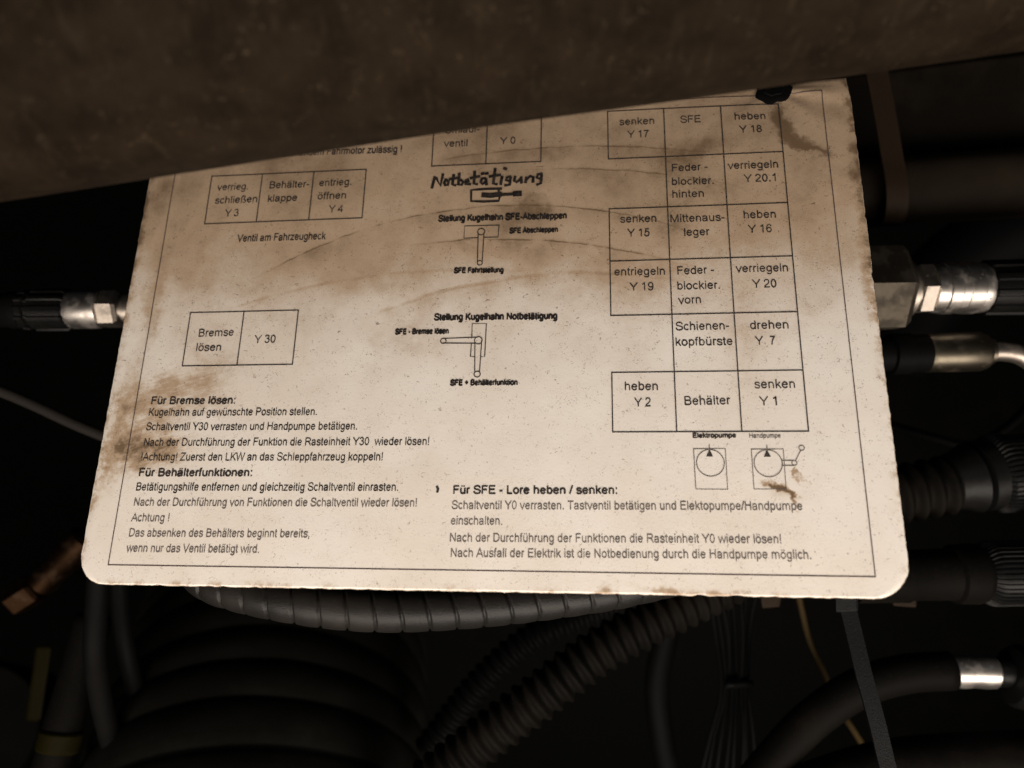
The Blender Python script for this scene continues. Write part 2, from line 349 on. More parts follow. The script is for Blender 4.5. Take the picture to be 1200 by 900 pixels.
# rim and back of the sheet
idx = [i for i in range(NU + 1)] + [j * (NU + 1) + NU for j in range(1, len(vr))] + [(len(vr) - 1) * (NU + 1) + i for i in range(NU - 1, -1, -1)] + [j * (NU + 1) for j in range(len(vr) - 2, 0, -1)]
rv, rf_ = [], []
cu, cv = .15, .1
for k, i in enumerate(idx):
    x, y, z = vs[i]; l = math.hypot(x - cu, y - cv); ox, oy = (x - cu) / l, (y - cv) / l
    rv += [(x - ox * .00005, y - oy * .00005, z + .00003), (x + ox * .0003, y + oy * .0003, z - .0003), (x + ox * .0002, y + oy * .0002, z - .0020)]
m_ = len(idx)
for k in range(m_):
    a, b = 3 * k, 3 * ((k + 1) % m_); rf_ += [(a, a + 1, b + 1, b), (a + 1, a + 2, b + 2, b + 1)]
rf_.append(tuple(3 * k + 2 for k in range(m_)))
rim = link('rim', mesh('rim', rv, rf_, False), M['rim']); rim.parent = sign
# bolt
def local(name, me, m, label=None):
    o = link(name, me, m, None, label); o.parent = sign; return o
bz = hgt(*BOLT)
bo = local('bolt', lathe('bolt', (BOLT[0], BOLT[1], bz - .006), (BOLT[0], BOLT[1], bz + .0022), [(0, .0030), (.735, .0030), (.736, .0078), (.86, .0078), (.94, .0066), (.95, .0045), (1, .0042)], 28, 0, False, lambda t: 1 + .09 * math.sin(3 * t + 1) + .06 * math.sin(7 * t)), M['rubber_dark'], 'blackened round bolt head pinching the sheet')

# --- plain grotesque letters drawn as strokes of even width (units: 1000 to the em, capitals 716 high)
def _e(cx, cy, rx, ry, a0=0, a1=360, n_=None):
    n_ = n_ or max(5, int(abs(a1 - a0) / 22)); return [(cx + rx * math.cos(math.radians(a0 + (a1 - a0) * k / n_)), cy + ry * math.sin(math.radians(a0 + (a1 - a0) * k / n_))) for k in range(n_ + 1)]
def _s(*p): return [(q.x, q.y) for q in catmull([(x, y, 0) for x, y in p], 3)]
ARCH = lambda l, r: [(l, 330)][:0] + _e((l + r) / 2, 320, (r - l) / 2, 166, 180, 0) + [(r, 0)]
G = {
 'a': (556, [_s((85,365),(130,455),(265,488),(390,455),(430,360)) + [(432,90), (450,30), (468,2)], _s((430,300),(300,272),(180,255),(100,215),(82,140),(125,55),(210,30),(330,58),(405,125),(430,210))]),
 'b': (556, [[(110,0),(110,716)], _e(288,260,182,228)]), 'c': (500, [_e(275,260,195,228,42,320)]), 'd': (556, [[(446,0),(446,716)], _e(266,260,182,228)]),
 'e': (556, [[(85,278),(470,278)], _e(278,260,196,228,5,332)]), 'f': (278, [_s((118,0),(118,300),(118,560),(140,655),(205,684),(268,676)), [(15,485),(240,485)]]),
 'g': (556, [_e(264,266,182,222), [(446,519)] + _s((446,20),(425,-110),(350,-165),(250,-172),(150,-150),(92,-80))]),
 'h': (556, [[(110,0),(110,716)], ARCH(110,444)]), 'i': (222, [[(111,0),(111,519)], [(111,620),(111,716)]]), 'k': (500, [[(110,0),(110,716)], [(120,190),(430,519)], [(240,310),(462,0)]]),
 'l': (222, [[(111,0),(111,716)]]), 'm': (833, [[(110,0),(110,519)], ARCH(110,417), ARCH(417,724)]), 'n': (556, [[(110,0),(110,519)], ARCH(110,444)]),
 'o': (556, [_e(278,260,198,228)]), 'p': (556, [[(110,-199),(110,519)], _e(288,260,182,228)]), 'r': (333, [[(110,0),(110,519)], _s((110,290),(135,420),(200,480),(318,470))]),
 's': (500, [_s((425,370),(375,462),(250,490),(130,460),(92,385),(140,312),(260,270),(385,235),(430,155),(385,60),(255,28),(125,58),(72,155))]),
 't': (278, [_s((125,660),(125,300),(125,110),(165,42),(258,40)), [(15,485),(250,485)]]), 'u': (556, [[(444,519),(444,0)], [(110,519)] + _e(277,195,167,165,180,360)]),
 'v': (500, [[(30,519),(250,15),(470,519)]]), 'w': (722, [[(25,519),(187,15),(361,505),(535,15),(697,519)]]), 'x': (500, [[(30,519),(460,0)], [(460,519),(30,0)]]),
 'y': (500, [[(30,519),(255,10)], [(470,519),(230,-100),(180,-165),(70,-160)]]), 'z': (500, [[(40,480),(435,480),(50,40),(460,40)]]),
 '\u00df': (611, [_s((115,0),(115,300),(115,530),(165,650),(280,688),(400,650),(430,560),(370,460),(335,385),(400,305),(505,225),(530,130),(470,50),(370,28),(265,60))]),
 'A': (667, [[(25,0),(333,690),(642,0)], [(140,250),(527,250)]]), 'B': (667, [[(118,0),(118,716)], [(118,675)] + _e(380,526,160,149,90,-90) + [(118,377)], [(118,377)] + _e(400,209,178,168,90,-90) + [(118,41)]]),
 'D': (722, [[(122,0),(122,716)], [(122,675)] + _e(340,358,290,317,90,-90) + [(122,41)]]), 'E': (667, [[(122,0),(122,716)], [(122,675),(610,675)], [(122,385),(575,385)], [(122,41),(625,41)]]),
 'F': (611, [[(122,0),(122,716)], [(122,675),(572,675)], [(122,368),(515,368)]]), 'H': (722, [[(122,0),(122,716)], [(600,0),(600,716)], [(122,385),(600,385)]]),
 'K': (667, [[(118,0),(118,716)], [(130,240),(600,716)], [(275,400),(640,0)]]), 'L': (556, [[(118,0),(118,716)], [(118,41),(520,41)]]),
 'M': (833, [[(118,0),(118,716)], [(715,0),(715,716)], [(125,700),(416,30),(708,700)]]), 'N': (722, [[(122,0),(122,716)], [(600,0),(600,716)], [(122,690),(600,25)]]),
 'P': (667, [[(118,0),(118,716)], [(118,675)] + _e(400,505,178,170,90,-90) + [(118,335)]]), 'R': (722, [[(122,0),(122,716)], [(122,675)] + _e(430,515,178,160,90,-90) + [(122,355)], _s((400,350),(500,270),(570,150),(665,0))]),
 'S': (667, [_s((575,505),(540,620),(430,680),(330,688),(180,650),(108,540),(155,430),(330,372),(485,330),(585,258),(592,165),(515,68),(350,30),(190,52),(98,140),(78,235))]),
 'T': (611, [[(305,0),(305,675)], [(20,675),(591,675)]]), 'U': (722, [[(122,716)] + _e(361,270,239,240,180,360) + [(600,716)]]), 'V': (667, [[(20,716),(333,20),(647,716)]]),
 'W': (944, [[(25,716),(235,20),(472,690),(709,20),(919,716)]]), 'Y': (667, [[(20,716),(333,300),(647,716)], [(333,300),(333,0)]]), 'Z': (611, [[(40,675),(540,675),(40,41),(570,41)]]),
 '0': (556, [_e(278,353,190,325)]), '1': (556, [[(325,0),(325,716)], [(325,690),(260,610),(125,545)]]), '2': (556, [_s((78,505),(120,640),(270,680),(405,635),(450,520),(400,390),(270,260),(130,140),(75,41)) + [(500,41)]]),
 '3': (556, [_s((82,555),(140,650),(265,680),(390,640),(425,530),(370,420),(235,385)), _s((235,385),(405,355),(465,210),(400,80),(270,28),(140,62),(75,180))]), '4': (556, [[(400,0),(400,690),(50,210),(520,210)]]),
 '5': (556, [[(470,675),(170,675)] + _s((112,345),(190,430),(300,452),(420,400),(468,240),(400,80),(270,28),(130,70),(72,180))]), '6': (556, [_e(280,225,187,195), _s((462,540),(430,640),(310,682),(180,640),(108,500),(90,300),(95,220))]),
 '7': (556, [[(55,672),(470,672)] + _s((350,500),(250,280),(205,0))]), '8': (556, [_e(278,530,160,148), _e(278,208,190,178)]), '9': (556, [_e(276,481,187,195), _s((94,166),(126,66),(246,24),(376,66),(448,206),(466,406),(461,486))]),
 '!': (278, [[(139,200),(139,716)], [(139,0),(139,100)]]), '.': (278, [[(80,46),(198,46)]]), ',': (278, [[(139,100),(139,0),(105,-120)]]), ':': (278, [[(82,46),(196,46)], [(82,466),(196,466)]]),
 '/': (278, [[(20,-10),(258,730)]]), '-': (333, [[(35,255),(298,255)]]), '+': (584, [[(292,110),(292,610)], [(45,360),(540,360)]]), ' ': (278, [])}
for ch, base in (('\u00e4', 'a'), ('\u00f6', 'o'), ('\u00fc', 'u')): G[ch] = (G[base][0], G[base][1] + [[(180,620),(180,712)], [(375,620),(375,712)]])
def text(s, a, b, cap, bold=0.0, mat='ink', lift=.00013, name='lettering', track=0):
    """one line of print running from a to b along its baseline, capitals 'cap' high"""
    W = 84 + bold * 3100; x = 0; st = []
    for ch in s:
        adv, ss = G[ch]
        for p in ss: st.append([(x + q[0], q[1]) for q in p])
        x += adv + track
    x0 = min(q[0] for p in st for q in p) - W / 2; x1 = max(q[0] for p in st for q in p) + W / 2
    A, B = V((*a, 0)), V((*b, 0)); d = B - A; sx = d.length / (x1 - x0); ex = d.normalized(); ey = V((-ex.y, ex.x, 0)); sy = cap / 716
    vs, fs = [], []
    for k, p in enumerate(st):
        base = len(vs); lz = lift + (k % 3) * .000012; jit = random.uniform(.86, 1.14) * W / 2
        P = [V((q[0] + random.uniform(-4, 4), q[1] + random.uniform(-4, 4))) for q in p]; closed = (P[0] - P[-1]).length < 20 and len(P) > 6
        for i, q in enumerate(P):
            if closed: t0 = (P[i] - P[i - 1 if i else -2]).normalized(); t1 = (P[i + 1 if i < len(P) - 1 else 1] - P[i]).normalized()
            else: t0 = (P[i] - P[i - 1]).normalized() if i else (P[1] - P[0]).normalized(); t1 = (P[i + 1] - P[i]).normalized() if i < len(P) - 1 else t0
            t = (t0 + t1); t = t.normalized() if t.length > 1e-3 else t0; m = min(2.2, 1 / max(.3, t.dot(t1))); nn = V((-t.y, t.x)) * jit * m
            for sg in (1, -1):
                r = q + nn * sg; w_ = A + ex * (r.x - x0) * sx + ey * r.y * sy; vs.append((w_.x, w_.y, hgt(w_.x, w_.y) + lz))
            if i: j = base + 2 * i; fs.append((j - 2, j - 1, j + 1, j))
    me = mesh(name, vs, fs, False); me.materials.append(M[mat])
    o = bpy.data.objects.new(name, me); COL.objects.link(o); o.parent = sign; return o
def strokes(name, lines, w, mat, lift=.00015, seg=.004):
    """flat ruled or drawn lines; each is (points, closed)"""
    vs, fs = [], []
    for ln in lines:
        pts, ww = ln if isinstance(ln, tuple) and isinstance(ln[1], (int, float)) and isinstance(ln[0], list) else (ln, w)
        P = []
        for a, b in zip(pts, pts[1:]):
            a, b = V(a), V(b); n_ = max(1, int((b - a).length / seg))
            P += [a.lerp(b, k / n_) for k in range(n_)]
        P.append(V(pts[-1])); base = len(vs); lz = lift + .000012 * (lines.index(ln) % 5)
        for i, p in enumerate(P):
            t = (P[min(i + 1, len(P) - 1)] - P[max(i - 1, 0)]).normalized(); q = V((-t.y, t.x)) * ww / 2
            e = t * ww / 2 * (-1 if i == 0 else 1 if i == len(P) - 1 else 0)
            for s in (1, -1): r = p + e + q * s; vs.append((r.x, r.y, hgt(r.x, r.y) + lz))
            if i: k = base + 2 * i; fs.append((k - 2, k - 1, k + 1, k))
    o = link(name, mesh(name, vs, fs, False), M[mat]); o.parent = sign; return o
def circ(c, r, n_=28, ry=None): return [(c[0] + r * math.cos(2 * math.pi * k / n_), c[1] + (ry or r) * math.sin(2 * math.pi * k / n_)) for k in range(n_ + 1)]

LW = .00047
strokes('border_line', [[(0, 0), (.3, 0)], [(.3, 0), (.3, .2102)], [(.3, .2102), (0, .2102)], [(0, .2102), (0, 0)]], .00038, 'ink_line')
C = (.2054, .2306, .2558, .2811); R = [.2054 - .02508 * k for k in range(7)]
hz = [[(C[0], R[0]), (C[3], R[0])], [(C[0], R[1]), (C[3], R[1])], [(C[0], R[2]), (C[3], R[2])], [(C[0], R[3]), (C[3], R[3])], [(C[0], R[4]), (C[3], R[4])], [(C[0], R[5]), (C[3], R[5])], [(C[0], R[6]), (C[3], R[6])]]
vt = [[(C[k], R[0]), (C[k], R[6])] for k in (1, 2, 3)] + [[(C[0], R[0]), (C[0], R[1])], [(C[0], R[2]), (C[0], R[4])], [(C[0], R[5]), (C[0], R[6])]]
strokes('table_lines', hz + vt, LW, 'ink')
def table(x, y, cols, h):
    xs = [x + .0251 * k for k in range(cols + 1)]
    strokes('table_lines', [[(xs[0], y), (xs[-1], y)], [(xs[0], y - h), (xs[-1], y - h)]] + [[(q, y), (q, y - h)] for q in xs], LW, 'ink')
table(.0186, .1107, 2, .0252)
table(0.01880, 0.18027, 3, .0252)
table(0.12492, 0.20566, 2, .0252)

K = .0037   # capital height of the table lettering
T = [
 ('verrieg.', (0.02232, 0.17250), (0.03788, 0.17232), K), ('schließen', (0.02217, 0.16545), (0.04291, 0.16544), K), ('Y 3', (0.02804, 0.15846), (0.03467, 0.15851), K),
 ('Behälter-', (0.04817, 0.17232), (0.06760, 0.17214), K), ('klappe', (0.04818, 0.16527), (0.06230, 0.16522), K),
 ('entrieg.', (0.07220, 0.17244), (0.08789, 0.17237), K), ('öffnen', (0.07207, 0.16547), (0.08565, 0.16543), K), ('Y 4', (0.07801, 0.15848), (0.08486, 0.15843), K),
 ('Umlauf-', (0.13034, 0.19760), (0.14679, 0.19754), K), ('ventil', (0.13001, 0.19042), (0.14108, 0.19031), K), ('Y 0', (0.15613, 0.19048), (0.16333, 0.19038), K),
 ('Bremse', (0.02402, 0.09903), (0.04022, 0.09928), K), ('lösen', (0.02383, 0.09230), (0.03527, 0.09231), K), ('Y 30', (0.05012, 0.09555), (0.05984, 0.09561), K),
 ('senken', (0.21054, 0.19776), (0.22619, 0.19756), K), ('Y 17', (0.21396, 0.19089), (0.22356, 0.19078), K), ('SFE', (0.23776, 0.19736), (0.24692, 0.19730), K),
 ('heben', (0.26160, 0.19767), (0.27502, 0.19753), K), ('Y 18', (0.26314, 0.19077), (0.27296, 0.19077), K),
 ('Feder -', (0.23321, 0.17273), (0.24879, 0.17276), K), ('blockier.', (0.23288, 0.16590), (0.25109, 0.16577), K), ('hinten', (0.23283, 0.15965), (0.24631, 0.15958), K),
 ('verriegeln', (0.25709, 0.17275), (0.27852, 0.17246), K), ('Y 20.1', (0.26357, 0.16601), (0.27706, 0.16582), K),
 ('senken', (0.21003, 0.14837), (0.22562, 0.14827), K), ('Y 15', (0.21294, 0.14158), (0.22250, 0.14149), K),
 ('Mittenaus-', (0.23159, 0.14772), (0.25468, 0.14766), K), ('leger', (0.23717, 0.14101), (0.24801, 0.14107), K),
 ('heben', (0.26245, 0.14842), (0.27575, 0.14831), K), ('Y 16', (0.26379, 0.14159), (0.27363, 0.14152), K),
 ('entriegeln', (0.20716, 0.12340), (0.22838, 0.12315), K), ('Y 19', (0.21337, 0.11625), (0.22343, 0.11618), K),
 ('Feder -', (0.23359, 0.12307), (0.24899, 0.12325), K), ('blockier.', (0.23332, 0.11619), (0.25105, 0.11618), K), ('vorn', (0.23341, 0.10968), (0.24273, 0.10984), K),
 ('verriegeln', (0.25760, 0.12339), (0.27882, 0.12319), K), ('Y 20', (0.26386, 0.11615), (0.27369, 0.11615), K),
 ('Schienen-', (0.23191, 0.09791), (0.25367, 0.09793), K), ('kopfbürste', (0.23165, 0.09114), (0.25453, 0.09111), K),
 ('drehen', (0.26183, 0.09784), (0.27702, 0.09783), K), ('Y  7', (0.26341, 0.09099), (0.27136, 0.09099), K),
 ('heben', (0.21057, 0.07231), (0.22379, 0.07224), K), ('Y 2', (0.21418, 0.06545), (0.22097, 0.06543), K),
 ('Behälter', (0.23420, 0.06585), (0.25228, 0.06605), K), ('senken', (0.26183, 0.07255), (0.27754, 0.07256), K), ('Y 1', (0.26323, 0.06547), (0.27001, 0.06548), K)]
for s, a, b, k in T: text(s, a, b, k, .004, 'ink')
text('bei stehendem Fahrmotor zulässig !', (0.04666, 0.18963), (0.11025, 0.18856), .0038, .012, 'ink')
text('Ventil am Fahrzeugheck', (0.03572, 0.14527), (0.07798, 0.14496), .0037, .010, 'ink')
J = .0034
for s, a, b in [
 ('Kugelhahn auf gewünschte Position stellen.', (0.00675, 0.06293), (0.08214, 0.06272)),
 ('Schaltventil Y30 verrasten und Handpumpe betätigen.', (0.00656, 0.05650), (0.10015, 0.05632)),
 ('Nach der Durchführung der Funktion die Rasteinheit Y30  wieder lösen!', (0.00680, 0.04965), (0.13076, 0.04968)),
 ('!Achtung! Zuerst den LKW an das Schleppfahrzeug koppeln!', (0.00662, 0.04329), (0.11176, 0.04327)),
 ('Betätigungshilfe entfernen und gleichzeitig Schaltventil einrasten.', (0.00665, 0.03052), (0.11938, 0.03078)),
 ('Nach der Durchführung von Funktionen die Schaltventil wieder lösen!', (0.00679, 0.02412), (0.12713, 0.02450)),
 ('Achtung !', (0.00664, 0.01766), (0.02325, 0.01776)),
 ('Das absenken des Behälters beginnt bereits,', (0.00688, 0.01144), (0.08400, 0.01184)),
 ('wenn nur das Ventil betätigt wird.', (0.00675, 0.00526), (0.06378, 0.00554))]: text(s, a, b, J, .006, 'ink_worn' if a[1] < .03 else 'ink')
for s, a, b in [
 ('Schaltventil Y0 verrasten. Tastventil betätigen und Elektopumpe/Handpumpe', (0.14138, 0.02364), (0.27631, 0.02416)),
 ('einschalten.', (0.14131, 0.01751), (0.16195, 0.01760)),
 ('Nach der Durchführung der Funktionen die Rasteinheit Y0 wieder lösen!', (0.14128, 0.01086), (0.26752, 0.01168)),
 ('Nach Ausfall der Elektrik ist die Notbedienung durch die Handpumpe möglich.', (0.14189, 0.00499), (0.27815, 0.00605))]: text(s, a, b, J, .004, 'ink_worn')
text('Für Bremse lösen:', (0.00693, 0.06813), (0.04543, 0.06807), J, .020, 'ink', name='heading')
text('Für Behälterfunktionen:', (0.00674, 0.03659), (0.05700, 0.03670), J, .020, 'ink', name='heading')
text('Für SFE - Lore heben / senken:', (0.14168, 0.02977), (0.20708, 0.03004), .0033, .020, 'ink', name='heading')
text('Stellung Kugelhahn SFE-Abschleppen', (0.12930, 0.15186), (0.18690, 0.15134), .0031, .042, 'marker', name='heading')
text('SFE Abschleppen', (0.16154, 0.14491), (0.18307, 0.14501), .0025, .046, 'marker', name='heading')
text('SFE Fahrtstellung', (0.13757, 0.12644), (0.15959, 0.12620), .0025, .046, 'marker', name='heading')
text('Stellung Kugelhahn Notbetätigung', (0.12985, 0.10450), (0.18302, 0.10405), .0030, .042, 'marker', name='heading')
text('SFE - Bremse lösen', (0.11315, 0.09844), (0.13673, 0.09833), .0024, .046, 'marker', name='heading')
text('SFE + Behälterfunktion', (0.13829, 0.07516), (0.16674, 0.07506), .0024, .046, 'marker', name='heading')
text('Elektropumpe', (0.23668, 0.05246), (0.25355, 0.05254), .0019, .036, 'ink', name='heading')
text('Handpumpe', (0.25852, 0.05232), (0.27051, 0.05234), .0019, .012, 'ink_worn', name='heading')
# valve and pump drawings
dl = .00040
strokes('valve_diagram', [[(0.15695, 0.14903),(0.14156, 0.14914),(0.14146, 0.14311),(0.14772, 0.14314)], [(0.15024, 0.14322),(0.15670, 0.14316),(0.15695, 0.14903)], circ((0.14907, 0.14603), .0016, 16),
   [(0.14779, 0.14553),(0.14782, 0.13822),(0.14792, 0.13128)], [(0.15035, 0.14552),(0.15018, 0.13814),(0.15000, 0.13122)], circ((0.14895, 0.13096), .0011, 14)], dl, 'ink', seg=.02)
strokes('valve_diagram', [[(0.14675, 0.09636),(0.14666, 0.10265),(0.15277, 0.10252),(0.15253, 0.08753),(0.15090, 0.08759)], [(0.14664, 0.09370),(0.14650, 0.08770),(0.14839, 0.08763)], circ((0.14958, 0.09499), .00165, 16),
   [(0.13440, 0.09605),(0.14913, 0.09639)], [(0.13451, 0.09396),(0.14817, 0.09364)], circ((0.13453, 0.09496), .0012, 14),
   [(0.14816, 0.09387),(0.14857, 0.08080)], [(0.15099, 0.09458),(0.15059, 0.08077)], circ((0.14962, 0.07988), .0013, 14)], dl, 'ink', seg=.02)
def pump(name, q, c, r, tk, ap, tb, extra):
    strokes(name, [q + [q[0]], circ(c, r, 40), tk] + extra, .00034, 'ink_worn', seg=.02)
    m3 = mesh('pump_arrow', [(p[0], p[1], hgt(*p) + .00016) for p in (ap, tb[0], tb[1])], [(0, 1, 2)], False)
    local('pump_arrow', m3, M['ink'])
pump('pump_diagram', [(0.23684, 0.04799),(0.24904, 0.04803),(0.24903, 0.03201),(0.23700, 0.03203)], (0.24302, 0.04237), .0053, [(0.24296, 0.04952),(0.24287, 0.04763)], (0.24291, 0.04781), ((0.24155, 0.04491),(0.24417, 0.04491)), [])
pump('pump_diagram', [(0.25894, 0.04778),(0.27103, 0.04782),(0.27086, 0.03216),(0.25892, 0.03212)], (0.26493, 0.04220), .0053, [(0.26493, 0.04929),(0.26481, 0.04760)], (0.26484, 0.04760), ((0.26341, 0.04479),(0.26608, 0.04479)),
   [[(0.27036, 0.04331),(0.27436, 0.04331)], [(0.26999, 0.04130),(0.27419, 0.04130)], circ((0.27475, 0.04230), .00095, 14), [(0.27524, 0.04321),(0.27738, 0.04707)], circ((0.27795, 0.04825), .00100, 14)])
# handwritten word and the drawn lever, felt marker
def z6(*p): return [hw(a, b) for a, b in p]
def hw(a, b): return (0.00008662 * a + 0.00000299 * b + 0.121946, -0.00000383 * a + -0.00009718 * b + 0.213301)
mk = [((28,450),(42,392),(50,402),(72,444),(84,384)), ((100,412),(92,424),(98,440),(112,438),(116,422),(104,412)), ((142,388),(136,436),(150,440)), ((124,408),(156,402)),
      ((172,382),(168,438),(186,438),(194,424),(182,412),(170,420)), ((206,424),(224,418),(220,408),(208,414),(206,434),(228,434)), ((254,370),(250,432),(264,434)), ((236,402),(276,394)),
      ((306,404),(292,406),(286,424),(296,434),(310,422),(314,404),(316,434)), ((294,380),(299,379)), ((316,378),(321,377)), ((362,356),(352,432),(368,434)), ((336,394),(386,386)),
      ((398,398),(392,432)), ((412,352),(418,354)), ((440,396),(424,398),(420,414),(432,418),(444,398),(438,438),(418,440)), ((466,398),(462,416),(474,424),(492,412),(498,394),(500,424)),
      ((522,422),(528,396),(530,406),(548,392),(562,398),(560,420)), ((604,380),(586,384),(580,400),(594,408),(606,384),(600,430),(584,436))]
strokes('handwriting', [z6(*p) for p in mk],   .00135, 'marker', .00019, seg=.003)
strokes('marker_sketch', [z6((392,458),(310,460),(236,466),(236,524),(300,526),(380,522),(384,506)), z6((380,462),(382,478))], .0011, 'marker', .00021, seg=.003)
strokes('marker_sketch', [(z6((304,492),(340,494),(384,488)), .0024), (z6((380,490),(430,488),(486,484)), .0014), (z6((470,485),(486,484)), .0026)], .002, 'marker', .00024, seg=.003)
strokes('marker_sketch', [[(0.13513, 0.03243),(0.13552, 0.03157),(0.13532, 0.03070)]], .0010, 'ink', seg=.003)

# ---------------------------------------------------------------- big tube across the top, near the lens
ax0, ax1 = V((-0.26111, 0.23500, 0.09779)), V((0.26111, 0.23500, 0.17535))
tb = sweep('steel_tube', [ax0, ax0.lerp(ax1, .2) + V((0, 0, .0004)), ax0.lerp(ax1, .42) + V((0, 0, .0014)), ax0.lerp(ax1, .60) + V((0, 0, .0006)), ax0.lerp(ax1, .8), ax1], lambda s, t: .0560 * (1 + .003 * noise.noise(V((s * 12, math.cos(t), math.sin(t))))), .008, 72, smooth=True)
tag(link('steel_tube', tb, M['tube']), 'thick dusty brown tube crossing the top of the picture in front of the sheet', 'tube')

# ---------------------------------------------------------------- right side, behind the sheet
# dark rail, pipe with a flat clamp round it
a, b, c_, d_ = V((0.18039, 0.46000, 0.13028)), V((0.36580, 0.46000, 0.14682)), V((0.36580, 0.46000, 0.20244)), V((0.18039, 0.46000, 0.17939))
off = V((0, .03, 0)); tag(link('frame_rail', box('frame_rail', [a, b, c_, d_, a + off, b + off, c_ + off, d_ + off], .002), M['rail']), 'dark flat frame rail directly below the brown tube at the right', 'frame rail')
pr = empty('clamped_pipe', V((0.24510, 0.45000, 0.11176)), 'dark brown horizontal pipe with a flat strap round it, right of the sheet', 'pipe')
pa, pb = V((0.17843, 0.45500, 0.10904)), V((0.36182, 0.45500, 0.12143))
link('pipe_wall', sweep('pipe_wall', [pa, pb], .0200, .01, 48), M['pipe'], pr)
q0 = V((0.19861, 0.43000, 0.17331))
link('clamp_band', ribbon('clamp_band', [V((0.19722, 0.42500, 0.17222)), V((0.20185, 0.42500, 0.14815)), V((0.20602, 0.42500, 0.12407)), V((0.20831, 0.42400, 0.10623)), V((0.21078, 0.43000, 0.09368)), V((0.21426, 0.44500, 0.09016)), V((0.22220, 0.47000, 0.09625))], .0118, .0012, (1, 0, 0)), M['band'], pr, 'rust brown flat strap curling under the pipe')
# large loop of hose going up
tag(link('hydraulic_hose', sweep('hydraulic_hose', [V((0.29717, 0.62000, 0.02026)), V((0.32026, 0.60000, 0.06863)), V((0.35381, 0.58000, 0.10235)), V((0.40261, 0.56000, 0.11468)), V((0.47930, 0.55000, 0.11983))], .030, .01, 36), M['rubber_dark']), 'wide black hose curving away behind the upper hex coupling', 'hose')

def ribmod(n_, amt): return lambda t: 1 + amt * (1 if math.cos(n_ * t) > .2 else 0)
# upper coupling
d = .400
hp = empty('hose_coupling', at(1100,338,d), 'bright steel coupling with a large dull hex nut, upper right of the sheet', 'coupling')
A = lambda x, y=None: at(x, (340 - (x - 1000) * .018) if y is None else y, d)
px = d / 918
link('large_nut', lathe('large_nut', A(985), A(1056), [(0, 50 * px), (.05, 54 * px), (.86, 54 * px), (.97, 47 * px), (1, 40 * px)], 6, .50, True), M['nut'], hp)
link('collar', lathe('collar', A(1056), A(1071), [(0, 30 * px), (.1, 34 * px), (.45, 34 * px), (.5, 25 * px), (1, 25 * px)], 48), M['steel'], hp)
link('small_nut', lathe('small_nut', A(1069), A(1088), [(0, 28 * px), (.1, 31 * px), (.85, 31 * px), (1, 28 * px)], 6, .55, True), M['steel'], hp)
link('ferrule', lathe('ferrule', A(1087), A(1153), [(0, 24 * px), (.02, 27.5 * px), (.12, 28.5 * px), (.20, 28.5 * px), (.22, 30 * px), (.40, 30 * px), (.415, 29.2 * px), (.55, 29.2 * px), (.565, 30 * px), (.80, 30 * px), (.82, 28.8 * px), (.92, 29.4 * px), (.98, 28.5 * px), (1, 25 * px)], 64), M['ferrule'], hp)
link('ribbed_sleeve', lathe('ribbed_sleeve', A(1151), A(1330), [(0, 27 * px), (.01, 30 * px), (.28, 30.5 * px), (.29, 28 * px), (.33, 28 * px), (.34, 31 * px), (1, 31 * px)], 120, 0, False, ribmod(10, .07)), M['plastic'], hp)
# second hose with bent pipe
hq = empty('hose_fitting', at(1110,414,d), 'yellowed steel hose end with a thin bent pipe, under the bright coupling', 'hose fitting')
A = lambda x: at(x, 414 - (x - 1080) * .03, d)
link('hose_end', lathe('hose_end', A(960), A(1084), [(0, 20 * px), (.66, 20 * px), (.67, 24 * px), (.84, 24 * px), (.85, 22 * px), (1, 22 * px)], 48), M['rubber'], hq)
link('ferrule', lathe('ferrule', A(1082), A(1156), [(0, 19 * px), (.03, 22.5 * px), (.5, 23 * px), (.88, 23 * px), (.96, 21 * px), (1, 14 * px)], 56), M['brassy'], hq)
link('collar', lathe('collar', A(1154), A(1164), [(0, 12 * px), (.2, 16 * px), (.7, 16 * px), (1, 11 * px)], 40), M['brassy'], hq)
link('bent_pipe', sweep('bent_pipe', [A(1158), at(1178,412,d), at(1196,416,d), at(1214,428,d), at(1230,450,d + .01), at(1240,480,d + .02)], 11.5 * px, .003, 32), M['steel'], hq)
# thin cable arc at far right
tag(link('cable', sweep('cable', [V((0.34586, 0.50000, 0.01634)), V((0.33497, 0.50000, -0.00654)), V((0.31863, 0.50000, -0.02560)), V((0.29412, 0.50000, -0.03922)), V((0.26688, 0.50000, -0.03377)), V((0.23965, 0.50000, -0.02614))], .0030, .006, 16), M['rubber']), 'thin black cable looping between the bent pipe and the knurled caps', 'cable')
# corrugated hose with knurled cap
d = .42; px = d / 918
hc = empty('corrugated_hose_connector', at(1100,572,d), 'black corrugated hose ending in a wide knurled cap, upper of two at the right edge', 'hose connector', 'black knurled hose connectors')
p1, p2 = at(1010,588,d), at(1112,568,d)
link('corrugated_hose', sweep('corrugated_hose', [p1, p2], lambda s, t: .0142 + .0020 * math.sin(2 * math.pi * s / (18.5 * px)) ** 1, .0009, 40), M['dusty'], hc)
link('coupler', lathe('coupler', at(1108,566,d), at(1160,556,d), [(0, 26 * px), (.08, 32 * px), (.3, 35 * px), (.5, 40 * px), (.56, 41 * px), (.62, 38 * px), (.66, 34 * px), (.7, 41 * px), (.8, 41 * px), (1, 41 * px)], 56), M['plastic'], hc)
link('knurled_cap', lathe('knurled_cap', at(1158,556,d), at(1330,534,d), [(0, 38 * px), (.03, 44 * px), (.10, 45 * px), (.11, 43 * px), (1, 43 * px)], 240, 0, False, ribmod(48, .045)), M['plastic'], hc)
d = .40; px = d / 918
